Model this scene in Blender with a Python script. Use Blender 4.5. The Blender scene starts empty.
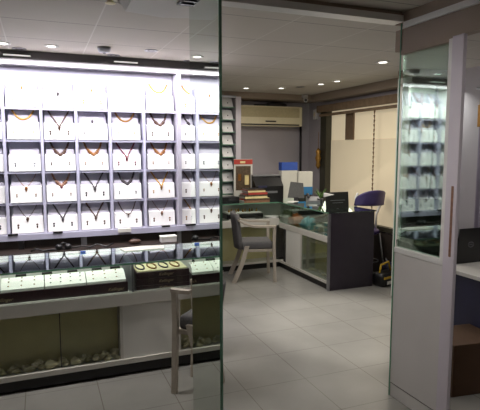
import bpy, bmesh, math, random
from mathutils import Vector, Matrix
random.seed(7)
PI = math.pi
SC = bpy.context.scene
COL = SC.collection

# ---------------------------------------------------------------- camera
cd = bpy.data.cameras.new('camera'); cam = bpy.data.objects.new('camera', cd); COL.objects.link(cam)
cd.sensor_width = 36; cd.lens = 500 / 480 * 36; cd.sensor_fit = 'HORIZONTAL'; cd.clip_start = .02
pitch = math.atan(55 / 500); yaw = math.radians(21.8)
cam.location = (0, 0, 1.65)
cam.rotation_euler = (PI / 2 - pitch, 0, -yaw)
SC.camera = cam
# ---------------------------------------------------------------- world, light, exposure
w = bpy.data.worlds.new('world'); SC.world = w; w.use_nodes = True
w.node_tree.nodes['Background'].inputs[0].default_value = (.75, .78, .85, 1)
w.node_tree.nodes['Background'].inputs[1].default_value = .15
SC.view_settings.view_transform = 'Standard'; SC.view_settings.look = 'None'
SC.view_settings.exposure = 0; SC.view_settings.gamma = 1; SC.view_settings.use_curve_mapping = False

def area(name, loc, target, sx, sy, power, color=(1, 1, 1), spread=180):
    l = bpy.data.lights.new(name, 'AREA'); l.shape = 'RECTANGLE'; l.size = sx; l.size_y = sy
    l.energy = power; l.color = color; l.spread = math.radians(spread)
    o = bpy.data.objects.new(name, l); COL.objects.link(o); o.location = loc
    o.rotation_euler = (Vector(target) - Vector(loc)).to_track_quat('-Z', 'Y').to_euler()
    return o
def spot(name, loc, power, color=(1, .93, .82), ang=110, r=.04):
    l = bpy.data.lights.new(name, 'SPOT'); l.energy = power; l.color = color; l.spot_size = math.radians(ang)
    l.spot_blend = .6; l.shadow_soft_size = r
    o = bpy.data.objects.new(name, l); COL.objects.link(o); o.location = loc
    return o
area('valance_light', (.5, 4.74, 2.40), (.5, 5.02, 1.9), 2.4, .05, 25, (1, .98, 1))
area('display_light', (.5, 4.25, 2.46), (.5, 4.95, 1.3), 2.3, .12, 22, (1, .97, 1), 110)  # unseen lamp added so the lower rows of cards stay bright
area('shop_light', (2.6, 5.2, 2.48), (2.6, 5.2, 0), 1.0, 1.0, 29, (1, .94, .84))  # soft fill added under the ceiling, no fitting there
area('entrance_light', (1.1, 1.5, 2.47), (2.1, 2.3, .7), .6, .3, 7, (1, .96, .9), 100)  # added fill aimed at the grey partition
area('counter_light', (.1, 3.38, 2.47), (.15, 3.8, .8), 1.3, .15, 10, (1, .96, .92), 84)  # extra area lamp, added to brighten trays and counter front
spot('floor_beam', (2.75, 3.9, 2.46), 190, (1, .95, .86), 50)  # spot without a fitting, added to make the bright pool on the tiles
area('cabinet_light', (3.85, 4.22, 2.3), (3.85, 4.5, 1.4), .55, .04, 4.5, (.95, 1, .93))
area('office_light', (3.2, 2.2, 2.48), (3.2, 2.2, 0), .6, .6, 7, (1, .95, .9))
area('window_daylight', (4.10, 5.9, 1.45), (2.2, 5.3, 0.2), 1.6, 1.4, 9, (1, .93, .80))

# ---------------------------------------------------------------- materials
def lin(c):
    return tuple(((v / 255) / 12.92 if v / 255 <= .04045 else ((v / 255 + .055) / 1.055) ** 2.4) for v in c)
def mat(name, rgb, rough=.5, metal=0, noise=0, scale=20, emit=0, bump=0, spec=.5, coat=0):
    m = bpy.data.materials.new(name); m.use_nodes = True
    nt = m.node_tree; b = nt.nodes['Principled BSDF']; c = lin(rgb)
    b.inputs['Base Color'].default_value = (*c, 1); b.inputs['Roughness'].default_value = rough
    b.inputs['Metallic'].default_value = metal; b.inputs['Specular IOR Level'].default_value = spec
    b.inputs['Coat Weight'].default_value = coat
    if emit:
        b.inputs['Emission Color'].default_value = (*c, 1); b.inputs['Emission Strength'].default_value = emit
    if noise or bump:
        tc = nt.nodes.new('ShaderNodeTexCoord'); n = nt.nodes.new('ShaderNodeTexNoise')
        n.inputs['Scale'].default_value = scale; n.inputs['Detail'].default_value = 4
        nt.links.new(tc.outputs['Object'], n.inputs['Vector'])
        if noise:
            r = nt.nodes.new('ShaderNodeValToRGB')
            r.color_ramp.elements[0].position = .3; r.color_ramp.elements[1].position = .7
            r.color_ramp.elements[0].color = (*[v * (1 - noise) for v in c], 1)
            r.color_ramp.elements[1].color = (*[min(1, v * (1 + noise)) for v in c], 1)
            nt.links.new(n.outputs['Fac'], r.inputs['Fac']); nt.links.new(r.outputs['Color'], b.inputs['Base Color'])
        if bump:
            bp = nt.nodes.new('ShaderNodeBump'); bp.inputs['Strength'].default_value = bump; bp.inputs['Distance'].default_value = .01
            nt.links.new(n.outputs['Fac'], bp.inputs['Height']); nt.links.new(bp.outputs['Normal'], b.inputs['Normal'])
    return m
def tiles(name, rgb, line, px, ox, oy, lw, rough, noise=.05, light_x=None, py=None):
    """square tiles with joints, from object coordinates"""
    m = mat(name, rgb, rough); nt = m.node_tree; b = nt.nodes['Principled BSDF']
    tc = nt.nodes.new('ShaderNodeTexCoord'); sp = nt.nodes.new('ShaderNodeSeparateXYZ')
    nt.links.new(tc.outputs['Object'], sp.inputs[0])
    def ln(out, o, p):
        a = nt.nodes.new('ShaderNodeMath'); a.operation = 'SUBTRACT'; a.inputs[1].default_value = o; nt.links.new(out, a.inputs[0])
        d = nt.nodes.new('ShaderNodeMath'); d.operation = 'PINGPONG'; d.inputs[1].default_value = p / 2
        nt.links.new(a.outputs[0], d.inputs[0])
        l = nt.nodes.new('ShaderNodeMath'); l.operation = 'LESS_THAN'; l.inputs[1].default_value = lw / 2
        nt.links.new(d.outputs[0], l.inputs[0]); return l
    lx = ln(sp.outputs['X'], ox, px); ly = ln(sp.outputs['Y'], oy, py or px)
    n = nt.nodes.new('ShaderNodeTexNoise'); n.inputs['Scale'].default_value = 3; n.inputs['Detail'].default_value = 6
    nt.links.new(tc.outputs['Object'], n.inputs['Vector'])
    r = nt.nodes.new('ShaderNodeValToRGB'); c = lin(rgb)
    r.color_ramp.elements[0].position = .3; r.color_ramp.elements[1].position = .7
    r.color_ramp.elements[0].color = (*[v * (1 - noise) for v in c], 1); r.color_ramp.elements[1].color = (*[v * (1 + noise) for v in c], 1)
    nt.links.new(n.outputs['Fac'], r.inputs['Fac'])
    m1 = nt.nodes.new('ShaderNodeMix'); m1.data_type = 'RGBA'; m1.inputs[7].default_value = (*lin(line), 1)
    nt.links.new(ly.outputs[0], m1.inputs[0]); nt.links.new(r.outputs[0], m1.inputs[6])
    m2 = nt.nodes.new('ShaderNodeMix'); m2.data_type = 'RGBA'; m2.inputs[7].default_value = (*lin(light_x or line), 1)
    nt.links.new(lx.outputs[0], m2.inputs[0]); nt.links.new(m1.outputs[2], m2.inputs[6])
    nt.links.new(m2.outputs[2], b.inputs['Base Color'])
    return m
def glass(name, tint, refl=1.0, rough=.01, ior=1.5):
    m = bpy.data.materials.new(name); m.use_nodes = True; nt = m.node_tree; nt.nodes.clear()
    o = nt.nodes.new('ShaderNodeOutputMaterial'); mx = nt.nodes.new('ShaderNodeMixShader')
    t = nt.nodes.new('ShaderNodeBsdfTransparent'); g = nt.nodes.new('ShaderNodeBsdfGlossy')
    f = nt.nodes.new('ShaderNodeFresnel'); f.inputs['IOR'].default_value = ior
    k = nt.nodes.new('ShaderNodeMath'); k.operation = 'MULTIPLY'; k.inputs[1].default_value = refl; k.use_clamp = True
    t.inputs['Color'].default_value = (*tint, 1); g.inputs['Roughness'].default_value = rough; g.inputs['Color'].default_value = (.9, 1, .96, 1)
    nt.links.new(f.outputs[0], k.inputs[0]); nt.links.new(k.outputs[0], mx.inputs[0])
    nt.links.new(t.outputs[0], mx.inputs[1]); nt.links.new(g.outputs[0], mx.inputs[2]); nt.links.new(mx.outputs[0], o.inputs[0])
    return m
def emis(name, rgb, s):
    m = bpy.data.materials.new(name); m.use_nodes = True; nt = m.node_tree; b = nt.nodes['Principled BSDF']
    b.inputs['Base Color'].default_value = (*lin(rgb), 1); b.inputs['Emission Color'].default_value = (*lin(rgb), 1)
    b.inputs['Emission Strength'].default_value = s; return m

M = dict(
    ceiling=tiles('ceiling_tiles', (188, 180, 170), (120, 113, 104), .6, .4, 3.66, .009, .7, .03, (205, 200, 192)),
    floor=tiles('floor_tiles', (140, 138, 133), (116, 113, 108), .47, 1.26, 3.05, .006, .24, .07, (112, 108, 100)),
    wall=mat('lavender_wall', (176, 170, 176), .8, noise=.03, scale=3),
    wallw=mat('pale_wall', (190, 186, 182), .8, noise=.03, scale=3),
    dwall=mat('display_backing', (215, 212, 228), .6, noise=.02, scale=4),
    darkbrown=mat('dark_brown_laminate', (44, 34, 30), .45, noise=.15, scale=12),
    black=mat('black_plastic', (16, 15, 17), .35, noise=.1, scale=30),
    dark=mat('charcoal', (38, 36, 40), .5, noise=.1, scale=20),
    toe=mat('toe_kick', (20, 18, 18), .5, noise=.1),
    purple=mat('purple_end_panel', (52, 44, 56), .4, noise=.08, scale=9),
    white=mat('white_laminate', (216, 214, 208), .45, noise=.02, scale=6),
    rail=mat('cream_rail', (196, 192, 184), .45, noise=.03, scale=8),
    stand=mat('white_leatherette', (236, 234, 234), .55, noise=.01, scale=30),
    standb=mat('lilac_backing', (172, 168, 182), .55, noise=.03, scale=12),
    divider=mat('lilac_divider', (178, 176, 198), .5, noise=.04, scale=5),
    green=mat('olive_backing', (220, 211, 156), .6, noise=.10, scale=3),
    shell=mat('sea_shell', (232, 224, 186), .6, noise=.2, scale=25, bump=.5),
    traybox=mat('maroon_tray', (44, 22, 28), .35, noise=.1, scale=10),
    pad=mat('white_velvet', (235, 233, 226), .8, noise=.02, scale=40),
    creampad=mat('cream_velvet', (226, 218, 176), .8, noise=.05, scale=30),
    gold=mat('gold', (176, 132, 62), .35, .6, noise=.1),
    darkgold=mat('old_gold', (140, 100, 45), .4, .6, noise=.2),
    amber=mat('amber_beads', (128, 82, 36), .3, noise=.3, scale=60),
    brownbead=mat('brown_beads', (72, 46, 34), .35, noise=.3, scale=60),
    maroon=mat('maroon_beads', (104, 34, 48), .3, noise=.3, scale=60),
    darkbead=mat('dark_beads', (54, 46, 52), .3, noise=.3, scale=60),
    tan=mat('tan_beads', (126, 88, 66), .35, noise=.3, scale=60),
    silver=mat('silver', (180, 180, 186), .3, .9, noise=.1),
    steel=mat('grey_metal', (150, 150, 155), .35, .8, noise=.05),
    glasstop=glass('green_tinted_glass', (.93, .985, .96), 2.2),
    clear=glass('clear_glass', (.985, .99, .985), .7),
    dim=glass('partition_glass', (.93, .96, .93), .8),
    edge=mat('glass_edge', (96, 140, 116), .15, noise=.1, scale=5, coat=.5),
    mirror=mat('mirror_silver', (212, 219, 211), .015, 1, noise=.01, scale=2),
    panel=mat('grey_panel', (198, 194, 190), .6, noise=.03, scale=4),
    post=mat('lilac_grey_post', (198, 190, 198), .45, noise=.03, scale=4),
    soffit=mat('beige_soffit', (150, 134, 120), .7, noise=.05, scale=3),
    trim=mat('white_trim', (216, 214, 210), .5, noise=.02, scale=6),
    beige=mat('beige_plastic', (236, 224, 190), .45, noise=.03, scale=12),
    grille=mat('beige_grille', (196, 182, 144), .55, noise=.08, scale=50),
    wood=mat('pale_wood', (170, 160, 146), .5, noise=.1, scale=14),
    fabric=mat('grey_fabric', (92, 90, 90), .9, noise=.15, scale=60, bump=.3),
    blind=mat('brown_blind', (134, 112, 90), .7, noise=.15, scale=16),
    frame=mat('olive_window_frame', (58, 56, 44), .45, noise=.1),
    strip=mat('brown_strip', (120, 98, 78), .7, noise=.1),
    upper=emis('upper_window_glow', (216, 200, 170), .50),
    frost=emis('frosted_window_glow', (200, 185, 157), .46),
    rope=mat('brown_rope', (104, 76, 48), .8, noise=.3, scale=60),
    lampw=emis('lamp_lens', (255, 250, 240), 4), lampo=mat('unlit_lens', (92, 84, 76), .4, noise=.05),
    led=emis('led_batten', (235, 232, 228), .75), cove=mat('cove_trim', (222, 220, 216), .4, noise=.02, scale=5),  # first entry: emission for the reflected white bars on the valance
    red=mat('red_print', (176, 62, 52), .5, noise=.08), paper=mat('paper', (200, 197, 188), .7, noise=.03),
    blue=mat('blue_print', (38, 74, 158), .5, noise=.08), teal=mat('teal_plastic', (70, 160, 176), .4, noise=.15),
    bluep=mat('blue_carton', (40, 110, 160), .5, noise=.06), orange=mat('orange_wrap', (176, 96, 44), .5, noise=.25, scale=18),
    leaf=mat('green_leaf', (74, 104, 44), .6, noise=.3, scale=30), leafy=mat('olive_wrap', (92, 100, 66), .6, noise=.3, scale=20),
    mud=mat('brown_photo', (84, 66, 48), .5, noise=.4, scale=30), cream=mat('cream_print', (226, 206, 150), .6, noise=.1),
    pchair=mat('violet_plastic', (66, 52, 104), .4, noise=.06), plast=mat('white_plastic', (226, 222, 220), .4, noise=.03),
    carton=mat('brown_carton', (92, 68, 50), .8, noise=.1, scale=8), navy=mat('navy_panel', (36, 36, 66), .6, noise=.1, scale=5),
    logo=mat('grey_logo', (130, 130, 136), .35, .4, noise=.03), print=mat('cream_lettering', (150, 132, 104), .5, noise=.03),
    skirting=mat('dark_skirting', (52, 44, 40), .6, noise=.1), yellow=mat('yellow_nylon', (200, 160, 40), .5, noise=.1),
    curtain=mat('lilac_curtain', (150, 142, 158), .85, noise=.08, scale=8), chairgreen=mat('dark_green_fabric', (44, 52, 46), .85, noise=.1, scale=40),
)

# ---------------------------------------------------------------- geometry helpers
class MB:
    def __init__(s): s.bm = bmesh.new()
    def box(s, x0, x1, y0, y1, z0, z1, bev=0, rot=None, piv=None):
        r = bmesh.ops.create_cube(s.bm, size=1)
        vs = r['verts']; c = Vector(((x0 + x1) / 2, (y0 + y1) / 2, (z0 + z1) / 2))
        for v in vs: v.co = Vector((v.co.x * (x1 - x0), v.co.y * (y1 - y0), v.co.z * (z1 - z0))) + c
        if bev:
            es = list({e for v in vs for e in v.link_edges})
            g = bmesh.ops.bevel(s.bm, geom=es, offset=bev, segments=2, affect='EDGES', profile=.6)
            vs = list({v for v in g['verts']} | {v for v in vs if v.is_valid})
        if rot: s._rot(vs, rot, piv or c)
        return s
    def _rot(s, vs, rot, c):
        m = Matrix.Rotation(rot[2], 4, 'Z') @ Matrix.Rotation(rot[1], 4, 'Y') @ Matrix.Rotation(rot[0], 4, 'X')
        for v in vs: v.co = m @ (v.co - Vector(c)) + Vector(c)
    def prism(s, pts, axis, a, b):
        """polygon (2D) extruded along axis between a and b"""
        def P(p, t): return {'x': (t, p[0], p[1]), 'y': (p[0], t, p[1]), 'z': (p[0], p[1], t)}[axis]
        A = [s.bm.verts.new(P(p, a)) for p in pts]; B = [s.bm.verts.new(P(p, b)) for p in pts]; n = len(pts)
        s.bm.faces.new(A); s.bm.faces.new(B[::-1])
        for i in range(n): s.bm.faces.new((A[i], B[i], B[(i + 1) % n], A[(i + 1) % n]))
        return s
    def tube(s, pts, r, n=8, cap=True):
        pts = [Vector(p) for p in pts]; rings = []
        rr = r if isinstance(r, (list, tuple)) else [r] * len(pts)
        for i, p in enumerate(pts):
            d = (pts[min(i + 1, len(pts) - 1)] - pts[max(i - 1, 0)]).normalized()
            u = d.orthogonal().normalized() if i == 0 else (u - d * u.dot(d)).normalized()
            v = d.cross(u)
            rings.append([s.bm.verts.new(p + (u * math.cos(2 * PI * k / n) + v * math.sin(2 * PI * k / n)) * rr[i]) for k in range(n)])
        for a, b in zip(rings, rings[1:]):
            for k in range(n): s.bm.faces.new((a[k], a[(k + 1) % n], b[(k + 1) % n], b[k]))
        if cap: s.bm.faces.new(rings[0][::-1]); s.bm.faces.new(rings[-1])
        return s
    def flat_tube(s, pts, wv, hv):
        """rectangular bar along pts; wv, hv = half-width vectors"""
        wv = Vector(wv); hv = Vector(hv); R = []
        for p in pts:
            p = Vector(p); R.append([s.bm.verts.new(p + a * wv + b * hv) for a, b in ((-1, -1), (1, -1), (1, 1), (-1, 1))])
        for a, b in zip(R, R[1:]):
            for k in range(4): s.bm.faces.new((a[k], a[(k + 1) % 4], b[(k + 1) % 4], b[k]))
        s.bm.faces.new(R[0][::-1]); s.bm.faces.new(R[-1]); return s
    def lathe(s, prof, c=(0, 0, 0), n=20):
        R = [[s.bm.verts.new((c[0] + r * math.cos(2 * PI * k / n), c[1] + r * math.sin(2 * PI * k / n), c[2] + z)) for k in range(n)] for r, z in prof]
        for a, b in zip(R, R[1:]):
            for k in range(n): s.bm.faces.new((a[k], a[(k + 1) % n], b[(k + 1) % n], b[k]))
        s.bm.faces.new(R[0][::-1]); s.bm.faces.new(R[-1]); return s
    def ball(s, c, r, sc=(1, 1, 1), sub=2):
        g = bmesh.ops.create_icosphere(s.bm, subdivisions=sub, radius=r)
        for v in g['verts']: v.co = Vector((v.co.x * sc[0], v.co.y * sc[1], v.co.z * sc[2])) + Vector(c)
        return s
    def grid(s, fn, nu, nv):
        V = [[s.bm.verts.new(fn(i / nu, j / nv)) for j in range(nv + 1)] for i in range(nu + 1)]
        for i in range(nu):
            for j in range(nv): s.bm.faces.new((V[i][j], V[i + 1][j], V[i + 1][j + 1], V[i][j + 1]))
        return s
    def build(s, name, m, parent=None, smooth=False, solid=0, sub=0):
        bmesh.ops.recalc_face_normals(s.bm, faces=s.bm.faces)
        me = bpy.data.meshes.new(name); s.bm.to_mesh(me); s.bm.free()
        if smooth:
            for p in me.polygons: p.use_smooth = True
        me.materials.append(M[m] if isinstance(m, str) else m)
        o = bpy.data.objects.new(name, me); COL.objects.link(o)
        if parent: o.parent = parent
        if solid: md = o.modifiers.new('solid', 'SOLIDIFY'); md.thickness = solid; md.offset = 0
        if sub: md = o.modifiers.new('sub', 'SUBSURF'); md.levels = sub; md.render_levels = sub
        return o
def empty(name, loc=(0, 0, 0), rz=0):
    o = bpy.data.objects.new(name, None); COL.objects.link(o); o.location = loc; o.rotation_euler = (0, 0, rz); o.empty_display_size = .1; return o
def tag(o, label, cat, group=None, kind=None):
    o['label'] = label; o['category'] = cat
    if group: o['group'] = group
    if kind: o['kind'] = kind
    return o
def struct(o): o['kind'] = 'structure'; return o
def at(o, loc, rz=0): o.location = loc; o.rotation_euler = (0, 0, rz); return o
def copy_tree(o, parent=None):
    c = o.copy(); COL.objects.link(c); c.parent = parent
    for ch in list(o.children): copy_tree(ch, c)
    return c
def lettering(name, txt, size, parent, loc, rot, m, shear=0):
    cu = bpy.data.curves.new(name, 'FONT'); cu.body = txt; cu.size = size; cu.extrude = .0006; cu.shear = shear
    cu.align_x = 'CENTER'; cu.align_y = 'CENTER'
    t = bpy.data.objects.new(name, cu); COL.objects.link(t)
    bpy.context.view_layer.update()
    me = bpy.data.meshes.new_from_object(t.evaluated_get(bpy.context.evaluated_depsgraph_get()))
    bpy.data.objects.remove(t)
    me.materials.clear(); me.materials.append(M[m])
    o = bpy.data.objects.new(name, me); COL.objects.link(o); o.parent = parent; o.location = loc; o.rotation_euler = rot
    return o

# ================================================================ the setting
X0, X1, Y0, Y1, H = -1.6, 4.2, -1.2, 7.4, 2.5
struct(MB().box(X0, X1, Y0, Y1, -.06, 0).build('floor', 'floor'))
struct(MB().box(X0, X1, Y0, Y1, H, H + .06).build('ceiling', 'ceiling'))
struct(MB().box(X0 - .1, X1 + .1, Y1, Y1 + .1, 0, H).build('wall_back', 'wall'))
struct(MB().box(X0 - .1, X0, Y0, Y1, 0, H).build('wall_left', 'wallw'))
struct(MB().box(X0 - .1, X1 + .1, Y0 - .1, Y0, 0, H).build('wall_front', 'wallw'))
WY0, WY1, WZ0, WZ1 = 4.95, 6.95, .58, 2.32
g = MB(); g.box(X1, X1 + .1, Y0, WY0, 0, H); g.box(X1, X1 + .1, WY1, Y1, 0, H); g.box(X1, X1 + .1, WY0, WY1, 0, WZ0); g.box(X1, X1 + .1, WY0, WY1, WZ1, H)
struct(g.build('wall_right', 'wall'))
struct(MB().box(X1 - .02, X1, 4.7, 7.4, 0, .56).build('baseboard_right', 'skirting'))
# partition wall carrying the necklace display; stub of wall behind the counter end
struct(MB().box(X0, 1.68, 5.02, 5.14, 0, H).build('wall_display', 'dwall'))
struct(MB().box(X0, 1.68, 4.80, 4.9, 2.385, H).build('trim_1', mat('valance_grey', (104, 100, 104), .5, noise=.04)))
# soffits of back room
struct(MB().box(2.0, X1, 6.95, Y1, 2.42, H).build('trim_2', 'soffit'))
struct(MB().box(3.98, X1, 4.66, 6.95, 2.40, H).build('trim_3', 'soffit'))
# header over the opening, with the pale cove band on it
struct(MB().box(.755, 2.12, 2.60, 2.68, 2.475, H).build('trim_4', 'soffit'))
struct(MB().box(.755, 2.12, 2.585, 2.68, 2.435, 2.475).build('trim_5', 'cove'))
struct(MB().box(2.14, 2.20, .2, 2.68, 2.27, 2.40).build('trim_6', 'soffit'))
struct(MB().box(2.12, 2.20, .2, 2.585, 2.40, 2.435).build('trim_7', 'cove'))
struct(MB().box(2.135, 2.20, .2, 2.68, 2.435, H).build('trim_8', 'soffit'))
# window
wn = struct(empty('window_1', (X1, 0, 0)))
f = MB()
f.box(-.03, .06, WY0, WY1, WZ0, WZ0 + .06); f.box(-.03, .06, WY0, WY1, WZ1 - .06, WZ1)
f.box(-.05, .06, WY1 - .17, WY1, WZ0, WZ1); f.box(-.03, .06, WY0, WY0 + .05, WZ0, WZ1)
f.build('window_frame', 'frame', wn)
MB().box(.045, .06, WY0, WY1 - .1, WZ0, 1.80).build('frosted_pane', 'frost', wn)
MB().box(.05, .065, WY0, WY1 - .1, 1.80, WZ1).build('upper_pane', 'upper', wn)
MB().box(.02, .045, 6.16, 6.36, 1.80, WZ1 - .1).build('mullion', 'strip', wn)
b_ = MB().box(-.085, -.005, WY0 - .05, WY1 + .06, 2.235, 2.34, .01)
b_.tube([(-.05, WY0 - .02, 2.19), (-.05, WY1, 2.19)], .022, 10)
tag(at(b_.build('roller_blind', 'blind'), (X1 - .01, 0, 0)), 'rolled-up brown roller blind in its cassette along the window top', 'blind')
r = MB()
for k in range(26):
    z = 2.17 - k * .06; r.tube([(0, 0.006 * (k % 2), z), (0, .006 * ((k + 1) % 2), z - .045)], [.013, .006], 6)
r.tube([(0, 0, 2.2), (0, 0, .62)], .004, 5)
tag(at(r.build('blind_chain', 'rope'), (X1 - .06, 5.56, 0)), 'knotted brown rope hanging down in front of the bright window', 'rope')

# ================================================================ ceiling fittings
def downlight(x, y, lit, label, r=.04):
    t = tag(empty('downlight', (x, y, H)), label, 'ceiling light', 'recessed ceiling spotlights')
    MB().lathe([(r * .7, -.004), (r * 1.25, -.006), (r * 1.3, 0), (r * .7, 0)], n=20).build('bezel', 'trim' if lit else 'steel', t, True)
    MB().lathe([(r * .01, -.003), (r * .72, -.005), (r * .72, -.001), (r * .01, -.001)], n=20).build('lens', 'lampw' if lit else 'lampo', t)
    return t
DL = [(.13, 4.5, 1, 'lit round spotlight in the ceiling above the left display, nearest the ceiling seam'),
      (-.23, 4.52, 1, 'lit round spotlight at the far left edge of the ceiling'),
      (-.12, 4.72, 0, 'unlit spotlight close to the valance at far left'),
      (.66, 4.72, 0, 'unlit spotlight close to the valance above the middle of the display'),
      (.93, 4.38, 0, 'unlit spotlight in the pale ceiling row, right of the small round detector'),
      (1.38, 4.75, 0, 'unlit spotlight above the right end of the necklace wall'),
      (2.69, 6.5, 1, 'lit spotlight furthest left in the back room ceiling, above the magazines'),
      (3.14, 6.32, 1, 'lit spotlight in front of the wall-mounted air conditioner'),
      (3.43, 5.75, 1, 'lit spotlight left of a close pair over the counter corner'),
      (3.47, 5.43, 1, 'lit spotlight right of a close pair over the counter end'),
      (3.33, 6.12, 0, 'small unlit spotlight near the security camera'),
      (3.14, 4.11, 1, 'large lit spotlight alone in the ceiling before the window')]
for x, y, l, lb in DL:
    downlight(x, y, l, lb, .045 if x != 3.14 or y > 5 else .055)
    if l: spot('downlight_beam', (x, y, H - .02), 5 if y > 5 else 3, ang=120)
d = tag(empty('smoke_detector', (.54, 4.40, H)), 'small round grey detector on the ceiling over the left counter', 'detector')
MB().lathe([(.02, -.045), (.045, -.04), (.055, -.015), (.055, 0)]).build('housing', 'steel', d, True)
MB().lathe([(.008, -.052), (.018, -.045), (.018, -.04), (.008, -.04)], n=12).build('sensor', 'black', d)
d = tag(empty('sprinkler', (.40, 2.93, H)), 'beige sprinkler head on the ceiling at the top of the picture', 'sprinkler')
MB().lathe([(.05, -.01), (.055, 0), (.02, 0)]).build('collar', 'beige', d)
MB().lathe([(.012, -.05), (.03, -.045), (.014, -.03), (.014, -.005)], n=12).build('head', 'beige', d)
# ceiling cassette
t = tag(empty('ceiling_cassette', (.71, 2.66, H)), 'grey ceiling cassette unit with dark louvre and pale lower lip', 'air conditioner')
MB().prism([(-.25, -.001), (-.22, -.06), (.0, -.075), (.22, -.06), (.25, -.001)], 'y', -.36, .34).build('housing', 'panel', t)
f = MB(); f.grid(lambda u, v: (-.25 + .5 * u, .34 + .07 * v, -.012 - .055 * math.sin(PI * u) ** .6 + .03 * v), 16, 2)
f.build('lower_lip', 'trim', t, True, solid=.012)
f = MB().box(.0, .17, -.30, .02, -.086, -.072)
f.build('louvre', 'dark', t)
for k in range(5): MB().box(.01, .16, -.28 + k * .06, -.26 + k * .06, -.094, -.086).build('slat', 'black', t)
# white reflections on the valance, built as thin glowing bars
for x, lb in ((-.14, 'thin white batten light on the valance at far left'), (.78, 'thin white batten light on the valance, right of centre')):
    t = tag(empty('batten_light', (x, 4.80, 2.455)), lb, 'strip light', 'battens on the display valance')
    MB().box(-.11, .11, -.02, 0, -.006, .006).build('housing', 'trim', t); MB().box(-.105, .105, -.024, -.02, -.005, .005).build('tube', 'led', t)

# ================================================================ necklace display wall
# frame: dividers, shelves, ledge  -> one fixture
COLS = [-.555, -.25, .05, .345, .65, .98, 1.31]
CW = .262
ROWS = [2.03, 1.745, 1.462, 1.18, .905]
dsp = tag(empty('display_cabinet', (0, 0, 0)), 'brightly lit open wall cabinet of shelves full of necklace stands', 'display cabinet')
MB().box(-1.3, 1.66, 5.0, 5.018, .86, 2.385).build('back_panel', 'dwall', dsp)
for z in ROWS: MB().box(-1.3, 1.66, 4.87, 5.0, z - .022, z - .002).build('shelf', 'divider' if z < 2 else 'dwall', dsp)
for x in [-.58, -.277, .03, .327, .628, .947]: MB().box(x - .012, x + .012, 4.84, 5.0, .88, 2.26).build('divider', 'divider', dsp)
MB().box(1.265, 1.30, 4.80, 5.0, .88, 2.38).build('divider', 'standb', dsp)
MB().box(-1.3, 1.66, 4.76, 5.0, .862, .885).build('ledge', 'white', dsp)
MB().box(-1.3, 1.66, 4.745, 4.76, .855, .91, .003).build('ledge_lip', 'divider', dsp)
for x in (-.24, .13, 1.12, 1.36): MB().box(x - .04, x + .04, 4.735, 4.77, .905, .92).build('clip', 'black', dsp)
MB().box(.66, .78, 4.72, 4.76, .88, .915).build('door_lock', 'white', dsp)

def stand_proto(wd=CW, name='necklace_stand'):
    o = empty(name)
    h = .148
    MB().prism([(0, 0), (.11, 0), (.11, h + .01), (.035, h), (.012, h - .01)], 'x', -wd / 2, wd / 2).build('plinth', 'stand', o)
    MB().prism([(.04, h), (.10, h), (.112, .258), (.10, .263)], 'x', -wd / 2 + .008, wd / 2 - .008).build('backrest', 'standb', o)
    return o
def stand_up(ty, tx, wd=CW):  # point on the upper backing, local coordinates; tx in -1..1, ty 0..1
    z = .132 + .13 * ty
    y = .030 + .062 * ty if z > .150 else (.012 * z / .138 - .003 + .020 * max(0, (z - .13) / .02))
    return Vector((tx * wd / 2, y, z))
sp0 = stand_proto()
ROWN = ['top row', 'second row', 'third row', 'fourth row', 'bottom row']
COLN = ['leftmost column, cut by the frame', 'first full column from left', 'second full column', 'third full column', 'fourth full column', 'fifth full column', 'column right of the wide divider']
# (style, material, label words)
S = {
 0: [('dots', 'gold', ''), ('v', 'silver', 'silver chain'), ('arc', 'darkbead', 'dark bead string'), ('pend', 'amber', 'fine chain with amber drop'), ('v', 'darkbead', 'dark cord with pendant')],
 1: [('drop', 'darkgold', 'tiny gold pendant'), ('arc', 'gold', 'thin gold curved collar'), None, ('pend', 'amber', 'fine chain with orange drop'), ('pend', 'brownbead', 'fine chain with brown drop')],
 2: [('pend', 'darkbead', 'fine chain with dark round pendant'), ('vp', 'brownbead', 'brown chain in a deep V with pendant'), ('thick', 'brownbead', 'thick brown bead collar'), ('thick', 'tan', 'wide tan collar with red centre'), ('vp', 'darkbead', 'dark cord with clustered pendant')],
 3: [('drop', 'gold', 'small gold brooch pendant'), ('drop', 'darkbead', 'small dark stone pendant'), ('thick', 'amber', 'amber collar with dark ends'), ('vp', 'darkbead', 'dark cord V with small bead'), ('vp', 'brownbead', 'brown cord V with pale pendant')],
 4: [None, ('arc', 'darkgold', 'fine gold collar'), ('vp', 'maroon', 'maroon bead V necklace'), ('thick', 'darkbead', 'dark heavy bead arc'), ('arcp', 'brownbead', 'thin beaded arc with drop')],
 5: [('arc', 'gold', 'thin gold arc'), ('thick', 'brownbead', 'thick brown collar with side tassels'), ('thick', 'amber', 'thick amber bead collar'), ('vp', 'gold', 'fine V chain with gold bar'), ('pend', 'tan', 'fine chain with large tan pendant')],
 6: [('arc', 'gold', 'slim gold arc'), ('thick', 'darkbead', 'dark multi-strand collar'), ('v', 'darkbead', 'dark dotted string'), ('v', 'brownbead', 'thin brown V chain'), ('v', 'darkgold', 'thin old-gold V chain')],
}
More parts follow.
